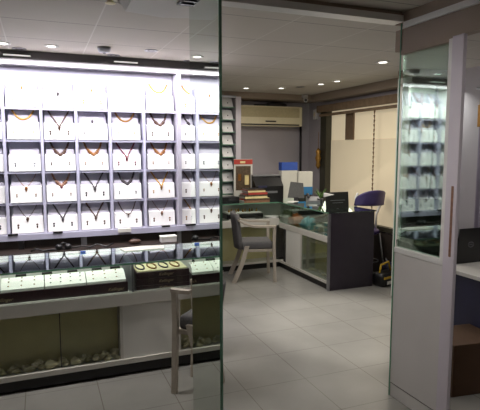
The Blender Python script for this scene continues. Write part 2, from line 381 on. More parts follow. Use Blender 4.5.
def necklace(style, m, loc, wd=CW, name='necklace'):
    o = empty(name, loc)
    sag = {'arc': .62, 'thick': .88, 'v': 1.15, 'vp': 1.1, 'pend': .95, 'arcp': .98, 'drop': 0, 'dots': 0}[style]
    r = {'arc': .0085, 'thick': .015, 'v': .006, 'vp': .0075, 'pend': .0026, 'arcp': .0045, 'drop': 0, 'dots': 0}[style]
    n = 18; pts = []
    if sag:
        for i in range(n + 1):
            u = -1 + 2 * i / n
            k = abs(u) if style in ('v', 'vp') else (abs(u) ** 2.2 if style in ('arc', 'thick', 'arcp') else abs(u) ** 1.4)
            wx = .68 if style != 'thick' else .60
            pts.append(stand_up(.98 - sag * (1 - k) * 1.02, u * wx * (1 if style != 'thick' else math.sin(min(1, abs(u) + .12) * PI / 2) if u else 1), wd))
        ch = MB()
        if style == 'thick':
            for i, p in enumerate(pts):
                ch.ball(p, r * (1.25 if 3 < i < n - 3 else .8), sub=1)
            ch.tube(pts, r * .6, 6)
        else: ch.tube([p + Vector((0, -.002, 0)) for p in pts], r, 6)
        ch.build('strand', m, o, True)
    low = pts[n // 2] if pts else stand_up(.35, 0, wd)
    if style in ('vp', 'pend', 'drop', 'arcp'):
        pm = 'darkgold' if m in ('gold', 'darkgold') else m
        k = {'vp': .013, 'pend': .014, 'drop': .012, 'arcp': .010}[style]
        MB().ball(low + Vector((0, -.006, -.008)), k, (1, .6, 1.5), 1).ball(low + Vector((0, -.006, -.026)), k * .6, (1, .6, 1.3), 1).build('pendant', pm, o, True)
    if style == 'dots': MB().ball(low + Vector((0, -.005, 0)), .007, sub=1).build('pendant', m, o, True)
    if style == 'thick' and m == 'tan': MB().ball(low + Vector((0, -.012, -.012)), .013, (1, .6, 1), 1).build('centre_bead', 'maroon', o, True)
    return o
ear_cache = {}
def earring(m, big):
    k = (m, big)
    if k not in ear_cache:
        r = .010 if big else .007
        b = MB().ball((0, -.004, 0), r, (1, .6, 1), 1).ball((0, -.004, -r * 2.2), r * .8, (1, .6, 1.7), 1)
        ear_cache[k] = b.build('earring', m, None, True); return ear_cache[k]
    c = ear_cache[k].copy(); COL.objects.link(c); return c
first = True
for ci, cx in enumerate(COLS):
    for ri, z in enumerate(ROWS):
        if ci == 4 and ri == 0: continue
        st = sp0 if first else copy_tree(sp0); first = False
        st.location = (cx + CW / 2, 4.862, z)
        s = S[ci][ri]; wh = f'{ROWN[ri]}, {COLN[ci]}'
        bare = s is None
        tag(st, f'white necklace stand{" left bare" if bare else ""}, {wh}', 'jewellery stand', 'necklace stands on the lit wall')
        if s and s[0] != 'dots':
            nk = necklace(s[0], s[1], st.location)
            tag(nk, f'{s[2]}, {wh}', 'necklace', 'necklaces on the lit wall')
        big = (ri + ci) % 3 == 0 or ri == 4
        em = (s[1] if s else 'silver')
        for sd, sx in (('left', -1), ('right', 1)):
            e = earring(em, big); e.location = (cx + CW / 2 + sx * CW * .30, 4.862 + .008, z + .072)
            tag(e, f'{sd} small drop earring on the stand in {wh}', 'earring', 'earrings on the lit wall')
# beige empty display block in the top row, fourth column
t = tag(empty('display_block', (.79, 4.90, 2.03)), 'small beige display block in the empty cell of the top row', 'display block')
MB().prism([(0, 0), (.06, 0), (.06, .15), (.03, .15)], 'x', -.05, .05).build('block', 'beige', t); MB().box(-.045, .045, -.012, .0, .0, .012).build('foot', 'cream', t)

# cupboard below the display and the work ledge
t = tag(empty('base_cupboard', (0, 0, 0)), 'dark brown cupboard run under the lit necklace wall', 'cupboard')
MB().box(-1.3, 1.66, 4.80, 5.0, 0, .855).build('body', 'darkbrown', t)
MB().box(-1.3, 1.20, 4.55, 4.80, .75, .775).build('work_shelf', 'darkbrown', t)
MB().box(-.20, -.155, 4.76, 4.80, .775, .855).build('post', 'black', t); MB().box(.33, .38, 4.77, 4.80, .775, .855).build('post', 'steel', t)
MB().box(1.24, 1.28, 4.77, 4.80, .5, .855).build('post', 'steel', t)
t = tag(empty('headset', (.13, 4.62, .775)), 'black headphones lying under the display ledge', 'headphones')
for x in (0, .075): MB().lathe([(.02, 0), (.032, .01), (.032, .035), (.015, .05)], (x, 0, 0), 14).build('ear_cup', 'black', t, True)
MB().tube([(x * .0375 + .0375, .01, .03 + .03 * (1 - x * x)) for x in (-1, -.6, -.2, .2, .6, 1)], .005, 6).build('headband', 'black', t, True)
c = MB().tube([(-.1 + .05 * i, 4.60 + .03 * math.sin(i * 1.9), .784 + .01 * (i % 2)) for i in range(3)] + [(.25 + .07 * i, 4.60 + .03 * math.cos(i * 2.3), .786 + .016 * (i % 2)) for i in range(6)], .008, 6)
tag(c.build('power_cable', 'black', None, True), 'black cable tangled along the dark shelf behind the counter', 'cable')
t = tag(empty('tissue_box', (1.12, 4.66, .775)), 'small white box with purple edge on the shelf behind the counter', 'box')
MB().box(-.075, .075, -.04, .04, 0, .05, .003).build('box', 'plast', t); MB().box(-.078, .078, -.043, .043, .045, .058).build('lid', 'pad', t)
t = tag(empty('leather_pouch', (.80, 4.65, .775)), 'brown pouch lying on the dark shelf left of the white box', 'pouch')
MB().ball((0, 0, .025), .05, (1.2, .7, .5)).build('pouch', 'brownbead', t, True); MB().tube([(-.03, 0, .045), (0, 0, .06), (.03, 0, .045)], .004).build('strap', 'darkbead', t)

# ================================================================ front counter (left)
CY = 3.58
cx0, cx1 = -.95, 1.19
ct = tag(empty('display_counter', (0, 0, 0)), 'long glass-topped display counter in the left foreground', 'display counter')
MB().box(cx0, cx1, CY, 4.10, .02, .09).build('base_board', 'toe', ct)
MB().box(cx0, cx1, CY + .01, 4.10, .10, .115).build('bottom_shelf', 'rail', ct)
MB().box(cx0, cx1, CY - .01, CY + .02, .09, .128, .003).build('bottom_rail', 'rail', ct)
MB().box(cx0, cx1, CY - .015, CY + .03, .53, .625, .006).build('front_rail', 'rail', ct)
MB().box(cx0, cx1, CY + .03, 4.10, .56, .60).build('case_floor', 'white', ct)
MB().box(cx0, cx1, 4.08, 4.10, .10, .60).build('back_board', 'green', ct)
MB().box(cx0, cx1, 3.71, 3.725, .115, .56).build('green_backing', 'green', ct)
MB().box(cx0, cx1, 4.085, 4.095, .605, .83).build('sliding_door', 'white', ct)  # white sheet added to brighten the case under the glass top
MB().box(.515, .925, CY + .004, CY + .02, .128, .53).build('white_panel', 'white', ct)
for x in (.505, .935): MB().box(x - .01, x + .01, CY, 3.76, .128, .53).build('upright', 'rail', ct)
MB().box(-1.0 + .05, .495, CY + .004, CY + .009, .128, .53).build('lower_glass', 'clear', ct)
MB().box(.945, cx1, CY + .004, CY + .009, .128, .53).build('lower_glass', 'clear', ct)
MB().box(.083, .089, CY - .001, CY + .004, .14, .53).build('glass_joint', 'dark', ct)
MB().box(cx0, cx1, CY - .04, 4.14, .838, .848).build('glass_top', 'glasstop', ct)
MB().box(cx0, cx1, CY - .044, CY - .04, .837, .849).build('top_edge', 'edge', ct)
MB().box(cx0, cx1, CY - .012, CY - .007, .625, .838).build('front_glass', 'clear', ct)
for x in (.595, ): MB().box(x - .009, x + .009, CY + .0, 4.05, .60, .838).build('case_divider', 'steel', ct)
for x in (cx0, cx1 - .015): MB().box(x, x + .015, CY, 4.10, .09, .838).build('end_panel', 'white', ct)
# shells
shn = 0
def shell(x, y, z, r, kind, label):
    b = MB()
    if kind == 0:   # ridged scallop
        def fn(u, v):
            a = -1.2 + 2.4 * u; rr = r * v
            return (rr * math.sin(a), -.3 * r * math.sin(PI * v) * (1 + .15 * math.cos(u * 40)), rr * math.cos(a) * .9)
        b.grid(fn, 16, 5); o = b.build('sea_shell', 'shell', None, True, solid=.004)
    elif kind == 1:  # whelk
        b.lathe([(r * .08, 0), (r * .4, r * .2), (r * .55, r * .5), (r * .42, r * .75), (r * .45, r * .85), (r * .26, r * 1.05), (r * .28, r * 1.12), (r * .05, r * 1.5)], n=12)
        o = b.build('sea_shell', 'shell', None, True)
    else:  # coral / flower cluster
        for k in range(7):
            a = k * .9; b.ball((r * .45 * math.cos(a), r * .3 * math.sin(a), r * .35 + r * .28 * (k % 3)), r * .36, (1.2, .6, .7), 1)
        o = b.build('coral', 'shell', None, True)
    o.location = (x, y, z); o.rotation_euler = (.2 * random.uniform(-1, 1), 0, random.uniform(-1, 1))
    if kind == 1: o.rotation_euler = (0, 1.4, random.uniform(-1, 1)); o.location = (x, y, z + r * .5)
    return tag(o, label, 'shell', 'shells along the counter bottoms')
xs = [-.36, -.30, -.22, -.17, -.12, -.06, -.02, .04, .10, .16, .19, .25, .30, .34, .39, .43, .47]
for i, x in enumerate(xs):
    side = 'left of the glass joint' if x < .086 else 'right of the glass joint'
    n = i + 1 if x < .086 else i - 7
    ordn = ['first', 'second', 'third', 'fourth', 'fifth', 'sixth', 'seventh', 'eighth', 'ninth', 'tenth'][n - 1 if x < .086 else i - 8]
    shell(x, 3.63 + .02 * (i % 2), .116, random.uniform(.04, .066), (i * 2 + 1) % 3, f'cream shell inside the front counter, {ordn} one {side}')
shell(1.02, 3.64, .116, .07, 2, 'pale coral piece in the counter, behind the small chair')
shell(1.12, 3.65, .116, .05, 1, 'small shell beside the coral at the counter end')

# trays with white pads
def tray(x0, x1, y0, y1, z0, h, label, text_x, padmat='pad', ringm='darkgold', n=8, brand=True, pads=3):
    t = tag(empty('jewellery_tray', ((x0 + x1) / 2, y0, z0)), label, 'tray', 'trays inside the front counter')
    w2 = (x1 - x0) / 2; dp = y1 - y0
    MB().box(-w2, w2, 0, dp, 0, h, .004).build('tray_box', 'traybox', t)
    if pads:
        pw = (2 * w2 - .02) / pads
        for k in range(pads):
            a = -w2 + .01 + k * pw
            prof = [(.012, 0)] + [(.012 + (dp * .55) * s, .018 + .05 * math.sin(s * PI / 2)) for s in (0, .25, .5, .75, 1)] + [(dp * .7, 0)]
            p = MB().prism([(q[0], h + q[1]) for q in prof], 'x', a + .003, a + pw - .003).build('pad', padmat, t)
            for j in range(3 if k != 1 else 4):
                e = MB(); xx = a + pw * (j + .6) / (3.4 if k != 1 else 4.2)
                for s in (.2, .5, .8):
                    e.ball((xx + .004 * s, .012 + dp * .55 * s, h + .02 + .05 * math.sin(s * PI / 2)), .0065, (1, 1, .6), 1)
                e.build('jewel_row', 'darkbead' if k == 1 else ringm, t, True)
    if brand: lettering('lettering', 'Kellinger', .031, t, (text_x, -.0015, h * .5), (PI / 2, 0, 0), 'print', .35)
    return t
zc = .601
tray(-.62, -.30, 3.615, 3.86, zc, .095, 'maroon tray at the far left end of the front counter, cut by the frame', 0)
tray(-.29, .565, 3.615, 3.86, zc, .095, 'long maroon tray of three white jewellery pads in the front counter', .34)
lettering('lettering', 'Kellinger', .032, [o for o in COL.objects if o.name.startswith('jewellery_tray')][-1], (-.40, -.0015, .048), (PI / 2, 0, 0), 'print', .35)
WORDS = ['bottom', 'middle', 'top']
for k in range(3):
    tt = tray(.625, 1.03, 3.615, 3.90, zc + k * .051, .049, f'{WORDS[k]} maroon tray of the stack of three beside the divider', .02, pads=0)
    if k == 2:
        MB().box(-.19, .19, .012, .27, .049, .058).build('pad', 'creampad', tt)
        for j in range(4):
            MB().tube([(-.15 + .09 * j + .03 * math.cos(a), .14 + .10 * math.sin(a), .064) for a in [q * .5 for q in range(13)]], .006, 6).build('bracelet', 'darkgold' if j % 2 else 'darkbead', tt, True)
tray(1.05, 1.17, 3.615, 3.86, zc, .095, 'short maroon tray with one white pad at the counter end', 0, pads=1, brand=False)
# small card displays standing further back inside the case
bc = 0
for i, x in enumerate([-.36, -.16, .02, .20, .38, .52]):
    t = tag(empty('ring_holder', (x, 3.93, zc)), ['dark ring holder at far left, behind the tray', 'dark ring holder second from left behind the long tray', 'dark ring holder behind the middle white pad', 'dark ring holder behind the seam of the pads', 'dark ring holder behind the right white pad', 'dark ring holder beside the case divider'][i], 'ring holder', 'ring holders behind the long tray')
    MB().prism([(-.05, 0), (.05, 0), (.035, .14), (-.035, .14)], 'y', 0, .04).build('block', 'dark', t); MB().box(-.03, .03, -.004, 0, .115, .13).build('slot', 'leafy', t)
# paper on glass top, blue pen
t = tag(MB().prism([(0, 0), (.32, 0), (.34, .13), (.18, .16), (-.02, .14)], 'z', 0, .006).build('paper_sheet', 'paper'), 'cream paper sheets lying on the counter glass near the middle', 'paper'); t.location = (.60, 3.96, .849)
t = tag(empty('blue_pen', (.24, 4.04, .849), .1), 'white pen with blue cap lying on the counter glass', 'pen')
MB().tube([(-.06, 0, .006), (.03, 0, .006)], .005).build('barrel', 'plast', t); MB().tube([(.03, 0, .006), (.07, 0, .006)], .007).build('cap', 'blue', t)

# ================================================================ mirror panel at the end of the left bay
t = tag(empty('mirror_panel', (.755, 2.14, 0)), 'floor-to-ceiling mirror panel with green glass edge beside the opening', 'mirror')
MB().box(0, .005, 0, .46, 0, 2.5).build('mirror_face', 'mirror', t)
MB().box(.005, .014, .004, .46, 0, 2.5).build('backing', 'panel', t)
MB().box(-.001, .012, -.007, 0, 0, 2.5).build('glass_edge', 'edge', t)

# ================================================================ chairs
def wood_chair(loc, rz, label, wd=.48, dp=.46, seat=.46, top=.86, arm=.70, flare=0, splay=.07):
    """faces +X"""
    t = tag(empty('armchair', loc, rz), label, 'chair')
    x0, x1, w2 = -dp / 2, dp / 2, wd / 2
    def fn(u, v):
        a = -w2 + .02 + (wd - .04) * u
        return (x0 - .02 - .05 * v + .05 * (2 * u - 1) ** 2, a, seat - .04 + (top - seat + .04) * v)
    MB().grid(fn, 12, 6).build('backrest', 'fabric', t, True, solid=.045)
    MB().box(x0 + .01, x1 - .01, -w2 + .03, w2 - .03, seat - .05, seat + .05, .03).build('seat', 'fabric', t, True)
    for s in (-1, 1):
        y = s * w2
        MB().flat_tube([(x1, y, arm), (x1 - .005, y, seat), (x1 + .01, y, 0)], (.018, 0, 0), (0, .016, 0)).build('leg', 'wood', t)
        MB().flat_tube([(x0 + .10, y * .9, seat), (x0 + .03, y * .95, seat * .5), (x0 - splay, y, 0)], (.028, 0, 0), (0, .015, 0)).build('leg', 'wood', t)
        k = -flare if s > 0 else 0
        pts = [(x1 + .02, y, arm + .005), (x1 - dp * .22, y * 1.04 + k * .6, arm + .005), (x0 + dp * .4, y * 1.08 + k, arm + .01), (x0 + dp * .13, y * 1.02 + k * .6, arm + .045), (x0 - .02, y * .9, arm + .09)]
        MB().flat_tube(pts, (.0, .022, 0), (0, 0, .012)).build('armrest', 'wood', t)
    MB().box(x0 + .06, x1, -w2 + .02, w2 - .02, seat - .075, seat - .045).build('seat_frame', 'wood', t)
    return t
wood_chair((2.53, 5.83, 0), math.radians(-15), 'pale wooden armchair with grey upholstery in front of the back counter', .46, .44)
wood_chair((.972, 3.205, 0), math.radians(135), 'narrow pale wooden armchair tucked against the left counter, half cut by the mirror', .27, .21, .49, .76, .715, splay=0)

# ================================================================ back L-shaped counter
CT = .93
bc = tag(empty('corner_counter', (0, 0, 0)), 'L-shaped glass display counter in the back room with dark end panel', 'display counter')
XS, XE, YN, YF, YB = 3.10, 3.72, 4.94, 6.26, 6.84
MB().box(XS - .02, XE + .02, YN - .01, YF - .02, CT - .012, CT).build('glass_top', 'glasstop', bc)
MB().box(2.0, XE + .02, YF - .02, YB, CT - .012, CT).build('glass_top', 'glasstop', bc)
MB().box(XS - .024, XS - .02, YN - .01, YF - .02, CT - .013, CT + .001).build('top_edge', 'edge', bc); MB().box(2.0, XS - .02, YF - .024, YF - .02, CT - .013, CT + .001).build('top_edge', 'edge', bc)
MB().box(XS, XE, YN, YN + .03, 0, CT - .012).build('end_panel', 'purple', bc)
MB().box(XS - .012, XS + .01, YN - .004, YN + .034, 0, CT - .012).build('corner_trim', 'steel', bc)
MB().box(XS, XS + .03, YN + .03, YF, .565, .64, .004).build('rail', 'rail', bc); MB().box(2.0, XS, YF, YF + .03, .60, .70, .004).build('rail', 'rail', bc)
MB().box(XS + .03, XE, YN + .03, YB, .58, .61).build('case_floor', 'white', bc); MB().box(2.0, XS, YF + .03, YB, .64, .66).build('case_floor', 'white', bc)
MB().box(XS + .004, XS + .009, YN + .03, YF, .64, CT - .012).build('front_glass', 'clear', bc); MB().box(2.0, XS, YF + .004, YF + .009, .70, CT - .012).build('front_glass', 'clear', bc)
MB().box(XS + .004, XS + .02, 5.65, 6.06, .11, .565).build('white_panel', 'white', bc)
MB().box(XS + .2, XS + .215, YN + .03, YF + .1, .10, .565).build('green_backing', 'green', bc); MB().box(2.0, XS, YF + .2, YF + .215, .10, .60).build('green_backing', 'green', bc)
MB().box(XS + .004, XS + .009, YN + .03, 5.62, .11, .565).build('lower_glass', 'clear', bc); MB().box(2.0, XS, YF + .004, YF + .009, .11, .60).build('lower_glass', 'clear', bc)
MB().box(XS + .002, XS + .2, 6.06, 6.13, .11, .565).build('upright', 'dark', bc); MB().box(XS + .002, XS + .2, 5.615, 5.65, .11, .565).build('upright', 'rail', bc)
MB().box(XS - .005, XS + .215, YN + .03, YF, .075, .105).build('bottom_rail', 'rail', bc); MB().box(2.0, XS, YF - .005, YF + .215, .075, .105).build('bottom_rail', 'rail', bc)
MB().box(XS + .02, XS + .06, YN + .03, YF, 0, .075).build('base_board', 'toe', bc); MB().box(2.0, XS + .03, YF + .02, YF + .06, 0, .075).build('base_board', 'toe', bc)
MB().box(XE - .02, XE, YN + .03, YB, 0, CT - .012).build('back_board', 'dark', bc)
MB().box(2.0, XE, YB - .02, YB, 0, CT - .012).build('back_board', 'white', bc)
for i, y in enumerate([5.05, 5.14, 5.24, 5.33, 5.43, 5.53]):
    shell(XS + .10, y, .106, .035 + .01 * (i % 2), (i + 1) % 3, f'cream shell in the back counter, {["nearest the dark end panel", "second from the dark end panel", "third from the dark end panel", "fourth from the dark end panel", "fifth from the dark end panel", "furthest from the dark end panel"][i]}')
# trays in the back section
t = tag(empty('gold_tray', (2.62, 6.34, .66)), 'white padded tray of gold rings in the back counter', 'tray')
MB().box(-.27, .27, 0, .26, .04, .11, .01).build('tray_box', 'black', t); MB().box(-.25, .25, .02, .24, .11, .13, .008).build('pad', 'pad', t)
MB().box(-.25, .14, -.01, .0, .0, .05).build('lining', 'plast', t)
for i in range(9): MB().lathe([(.012, 0), (.016, .012), (.006, .04), (.002, .05)], (-.21 + i * .052, .10 + .04 * (i % 2), .13), 8).build('ring_cone', 'gold', t, True)
t = tag(empty('white_dish', (3.02, 6.36, .66)), 'pale dish in the corner of the back counter', 'dish')
MB().lathe([(.05, 0), (.09, .03), (.11, .06), (.10, .06), (.08, .03), (.02, .015)]).build('bowl', 'plast', t, True); MB().lathe([(.03, -.0), (.05, .004), (.05, .01), (.02, .01)]).build('foot', 'pad', t)
def crumple(x, y, z, r, m, label, sc, cat='wrapped goods'):
    b = MB(); g = bmesh.ops.create_icosphere(b.bm, subdivisions=3, radius=r)
    for v in g['verts']:
        k = 1 + .22 * math.sin(v.co.x * 61 + x * 9) * math.cos(v.co.y * 53) + .12 * math.sin(v.co.z * 90 + y * 7)
        v.co = Vector((v.co.x * sc[0] * k, v.co.y * sc[1] * k, max(v.co.z * sc[2] * k, -r * sc[2] * .8)))
    t = tag(empty('gift_pouch', (x, y, z + r * sc[2] * .8)), label, cat)
    b.build('pouch', m, t, True); MB().tube([(0, 0, r * sc[2] * .7), (.01, .01, r * sc[2] * 1.15)], [.012, .02], 7).build('tie', m, t)
    return t
crumple(3.24, 6.30, .61, .10, 'leafy', 'olive green pouch inside the glass of the back counter', (1, 1.1, 1))
crumple(3.24, 6.02, .61, .10, 'orange', 'orange brown pouch beside the green one in the counter', (1, 1.3, .9))
crumple(3.24, 5.70, .61, .10, 'teal', 'turquoise pouch in the glass counter, nearer the white cartons', (1, 1.0, .9))
for i, (y, z, a) in enumerate([(5.36, .612, .1), (5.34, .662, -.08), (5.13, .612, .05), (5.12, .672, -.1), (5.14, .73, .07)]):
    t = tag(empty('white_carton', (3.25, y, z), a), ['lower white carton of the pair further from the end panel', 'upper white carton of the pair further from the end panel', 'bottom carton of the stack beside the end panel', 'middle carton of the stack beside the end panel', 'top carton of the stack beside the end panel'][i], 'box', 'white cartons in the glass counter')
    MB().box(-.09, .09, -.08, .08, 0, .048, .003).build('carton', 'paper', t); MB().box(-.092, -.088, -.03, .03, .01, .04).build('sticker', 'teal', t)
t = tag(empty('silver_card', (3.28, 6.20, CT), .5), 'bright white card lying on the glass of the corner counter', 'card'); MB().box(-.08, .08, -.05, .05, 0, .004).build('card', 'plast', t); MB().box(-.05, .05, -.02, .02, .004, .006).build('print_patch', 'pad', t)

# things on the back counter
z = CT
t = tag(empty('magazine_cover', (2.73, 6.70, z)), 'framed red-topped magazine cover standing on the back counter', 'poster')
MB().box(-.145, .145, 0, .02, 0, .59, .002).build('board', 'paper', t); MB().box(-.145, .145, -.004, 0, .515, .585).build('red_band', 'red', t)
MB().box(-.115, .115, -.004, 0, .14, .49).build('picture', 'mud', t); MB().box(.02, .085, -.007, -.004, .22, .36, .01).build('yellow_figure', 'cream', t); MB().box(-.085, -.035, -.007, -.004, .28, .38, .01).build('brown_figure', 'amber', t)
MB().box(-.05, .03, -.006, -.004, .53, .56).build('title', 'cream', t)
zz = z
for i in range(7):
    h = [.028, .022, .03, .024, .03, .026, .022][i]
    t = tag(empty('magazine', (2.80 + .015 * math.sin(i * 2), 6.48, zz), .08 * math.sin(i * 3.1)), f'{["lowest", "second lowest", "third from bottom", "middle", "third from top", "second from top", "topmost"][i]} magazine in the striped pile on the back counter', 'magazine', 'magazines piled on the back counter')
    w_ = .19 - .012 * i
    MB().box(-w_, w_, -.12, .12, .003, h - .003).build('pages', 'paper', t); MB().box(-w_ - .003, w_ + .003, -.123, .123, h - .004, h).build('cover', ['red', 'cream', 'mud', 'red', 'tan', 'red', 'dark'][i], t)
    MB().box(-w_ - .003, w_ + .003, -.123, -.119, .0, h).build('spine', ['tan', 'mud', 'cream', 'mud', 'red', 'cream', 'mud'][i], t); zz += h
t = tag(empty('card_printer', (3.08, 6.66, z)), 'wide black and grey printer on the back counter', 'printer')
MB().prism([(-.12, 0), (.12, 0), (.12, .34), (.0, .34), (-.12, .20)], 'x', -.22, .22).build('body', 'black', t); MB().box(-.225, .225, -.02, .13, .335, .365, .008).build('lid', 'steel', t)
MB().box(-.15, .12, -.13, -.10, .10, .13).build('paper_slot', 'steel', t); MB().box(-.18, -.05, -.13, -.09, .18, .21).build('keypad', 'navy', t)
t = tag(empty('card_reader', (2.40, 6.55, z)), 'flat black device at the left end of the back counter', 'device')
MB().box(-.1, .18, -.08, .08, 0, .07, .01).build('body', 'black', t); MB().box(.02, .12, -.085, -.08, .02, .05).build('display', 'dark', t)
t = tag(empty('tall_carton', (3.44, 6.62, z)), 'tall white carton with blue top by the wall corner', 'box')
MB().box(-.13, .13, 0, .1, 0, .42, .003).build('carton', 'paper', t); MB().box(-.131, .131, -.002, .102, .42, .54).build('blue_top', 'blue', t)
t = tag(empty('low_carton', (3.70, 6.60, z)), 'shorter white carton with blue lower band beside the tall one', 'box')
MB().box(-.12, .12, 0, .1, .16, .40, .003).build('carton', 'paper', t); MB().box(-.121, .121, -.002, .102, .05, .17).build('blue_band', 'bluep', t); MB().box(-.10, .10, .01, .09, 0, .05).build('foot', 'black', t)
t = tag(empty('screen', (3.38, 6.30, z), -.5), 'small grey moulded screen back on the counter corner', 'screen')
MB().prism([(-.12, .04), (.12, .04), (.10, .25), (-.08, .27)], 'y', 0, .05).build('casing', 'fabric', t); MB().box(-.03, .03, .0, .06, 0, .05).build('neck', 'dark', t)
t = tag(empty('telephone', (3.52, 6.06, z), -.4), 'grey telephone on the corner counter glass', 'telephone')
MB().prism([(-.08, 0), (.08, 0), (.08, .07), (-.08, .025)], 'x', -.09, .09).build('base', 'steel', t); MB().tube([(-.07, -.05, .07), (-.07, 0, .09), (-.07, .07, .10)], .02).build('handset', 'dark', t, True)
# laptop on counter end, with white prop
t = tag(empty('notice_stand', (3.40, 5.25, CT)), 'dark notice board leaning upright on the counter end', 'notice board')
MB().box(-.16, .165, 0, .015, 0, .205, .003, rot=(-.12, 0, 0), piv=(0, 0, 0)).build('board', 'black', t)
MB().prism([(-.0, 0), (.05, 0), (.02, .2)], 'x', -.20, -.175).build('white_side', 'plast', t)
MB().lathe([(.012, -.001), (.014, 0), (.001, .001)], n=10).build('emblem', 'logo', t)
t.children[-1].location = (0, .004, .15); t.children[-1].rotation_euler = (PI / 2 - .12, 0, 0)
MB().box(-.10, .11, -.004, .0, .10, .106, rot=(-.12, 0, 0), piv=(0, 0, 0)).build('text_line', 'logo', t); MB().box(-.07, .08, -.004, 0, .07, .075, rot=(-.12, 0, 0), piv=(0, 0, 0)).build('text_line', 'logo', t)
# plant + gold hanging
t = tag(empty('potted_plant', (3.60, 6.0, CT)), 'small green plant on the counter before the window frame', 'plant')
MB().lathe([(.03, 0), (.045, .05), (.04, .05), (.01, .04)]).build('pot', 'dark', t, True)
for k in range(12):
    a = k * 2.4; l = .07 + .03 * (k % 3)
    MB().grid(lambda u, v: (l * u * math.cos(a) - (.018 * math.sin(PI * u)) * (v - .5) * math.sin(a), l * u * math.sin(a) + .018 * math.sin(PI * u) * (v - .5) * math.cos(a), .05 + .14 * u - .05 * u * u * (k % 2)), 4, 2).build('leaf', 'leaf', t, True, solid=.002)
t = tag(empty('gold_hanging', (4.10, 6.92, 1.68)), 'gold ornament hanging on the dark window frame', 'ornament')
MB().tube([(.0, 0, .25), (0, 0, 0)], .004).build('cord', 'darkgold', t)
MB().lathe([(.005, -.33), (.04, -.28), (.03, -.22), (.05, -.16), (.03, -.1), (.045, -.05), (.01, 0)], n=10).build('ornament', 'gold', t, True)

# air conditioner
t = tag(empty('air_conditioner', (3.36, 7.12, 2.02)), 'beige wall-mounted air conditioner on the back wall', 'air conditioner')
MB().box(-.56, .56, 0, .27, 0, .31, .02).build('housing', 'beige', t, False); MB().box(-.50, .50, -.008, .0, .135, .285, .003).build('grille', 'grille', t)
for k in range(6): MB().box(-.50, .50, -.011, -.008, .148 + k * .023, .154 + k * .023).build('grille_slat', 'grille', t)
MB().box(-.50, .50, -.006, .0, .012, .032).build('air_outlet', 'black', t); MB().box(-.09, .09, -.014, -.004, .062, .082, .004).build('badge', 'darkbrown', t)
MB().box(-.62, -.565, .08, .27, -.02, .33).build('side_box', 'dark', t)
t = tag(empty('cable_bundle', (3.50, 7.16, 2.332)), 'dark bundle of cloth lying on top of the air conditioner', 'bundle')
MB().ball((0, .05, .02), .06, (3.2, 1.2, .8)).build('heap', 'dark', t, True); MB().tube([(-.38, .06, .01), (-.2, .04, .02), (0, .05, .03)], .013).build('tail', 'dark', t, True)
p = MB().tube([(4.02, 7.36, 2.03), (4.03, 7.37, 1.5), (4.03, 7.37, 1.0)], .018, 8)
tag(p.build('drain_pipe', 'dark', None, True), 'dark pipe running down the wall from the air conditioner', 'pipe')
# security camera
t = tag(empty('security_camera', (3.86, 6.95, 2.44)), 'small white security camera in the far ceiling corner', 'camera')
MB().lathe([(.02, .0), (.05, .02), (.05, .06), (.03, .06)]).build('mount', 'plast', t, True); MB().tube([(0, 0, 0), (-.03, -.09, -.03)], [.03, .035], 12).build('body', 'plast', t, True); MB().tube([(-.029, -.088, -.03), (-.032, -.096, -.033)], .022, 12).build('lens', 'black', t)
t = tag(empty('wall_sensor', (4.16, 7.16, 2.22)), 'small white box on the wall beside the roller blind', 'sensor')
MB().box(0, .04, -.05, .05, -.08, .08, .008).build('casing', 'plast', t); MB().box(-.006, 0, -.02, .02, -.03, .03).build('window', 'beige', t)

# narrow display unit left of the air conditioner
t = tag(empty('narrow_showcase', (0, 0, 0)), 'narrow lit showcase of small white cards beside the back counter', 'showcase')
MB().box(2.10, 2.66, 7.06, 7.4, 1.0, 2.40).build('back_panel', 'dwall', t)
MB().box(2.68, 2.76, 6.86, 7.4, 0, 2.42).build('side_post', 'post', t)
MB().box(2.10, 2.68, 6.86, 7.4, 0, .99).build('base', 'white', t)
for k in range(8): MB().box(2.10, 2.68, 6.88, 7.06, 1.0 + k * .18, 1.01 + k * .18).build('glass_shelf', 'edge', t)
MB().box(2.10, 2.68, 6.86, 6.87, 2.40, 2.43).build('top_rail', 'steel', t)
for k in range(8):
    c = tag(empty('earring_card', (2.57, 6.90, 1.011 + k * .18)), f'small white earring card in the narrow showcase, {["bottom shelf", "second shelf up", "third shelf up", "fourth shelf up", "fifth shelf up", "sixth shelf up", "seventh shelf up", "top shelf"][k]}', 'earring card', 'cards in the narrow showcase')
    MB().prism([(0, 0), (.06, 0), (.10, .14), (.08, .14)], 'x', -.075, .085).build('card', 'stand', c); MB().ball((0.01, .035, .06), .010, sub=1).build('stud', 'darkbead', c, True)

# purple chair behind the counter end
t = tag(empty('tub_chair', (3.975, 5.42, 0)), 'violet plastic tub chair with pale arms behind the counter end', 'chair')
def fn(u, v):
    a = PI * (.0 + 1.0 * u)
    return (.205 * math.cos(a) * (1 + .08 * v), -.0 - .16 * math.sin(a) * (1 + .1 * v), .92 + .20 * v * (math.sin(a) ** .45 if 0 < u < 1 else 0) + .02)
MB().grid(fn, 20, 6).build('backrest', 'pchair', t, True, solid=.02)
MB().lathe([(.02, .56), (.14, .56), (.16, .60), (.14, .62), (.02, .62)]).build('seat', 'pchair', t, True)
for s in (-1, 1):
    MB().tube([(s * .13, .0, .60), (s * .15, .02, .80), (s * .19, 0, .92), (s * .215, -.03, 1.04), (s * .20, -.05, 1.10)], .015, 8).build('armrest', 'plast', t, True)
    for s2 in (-1, 1): MB().tube([(s * .11, s2 * .11, .57), (s * .17, s2 * .17, 0)], .012, 8).build('leg', 'steel', t, True)
MB().tube([(.15 * math.cos(a), .15 * math.sin(a), .2) for a in [k * PI / 12 for k in range(25)]], .008, 6).build('foot_ring', 'steel', t, True)
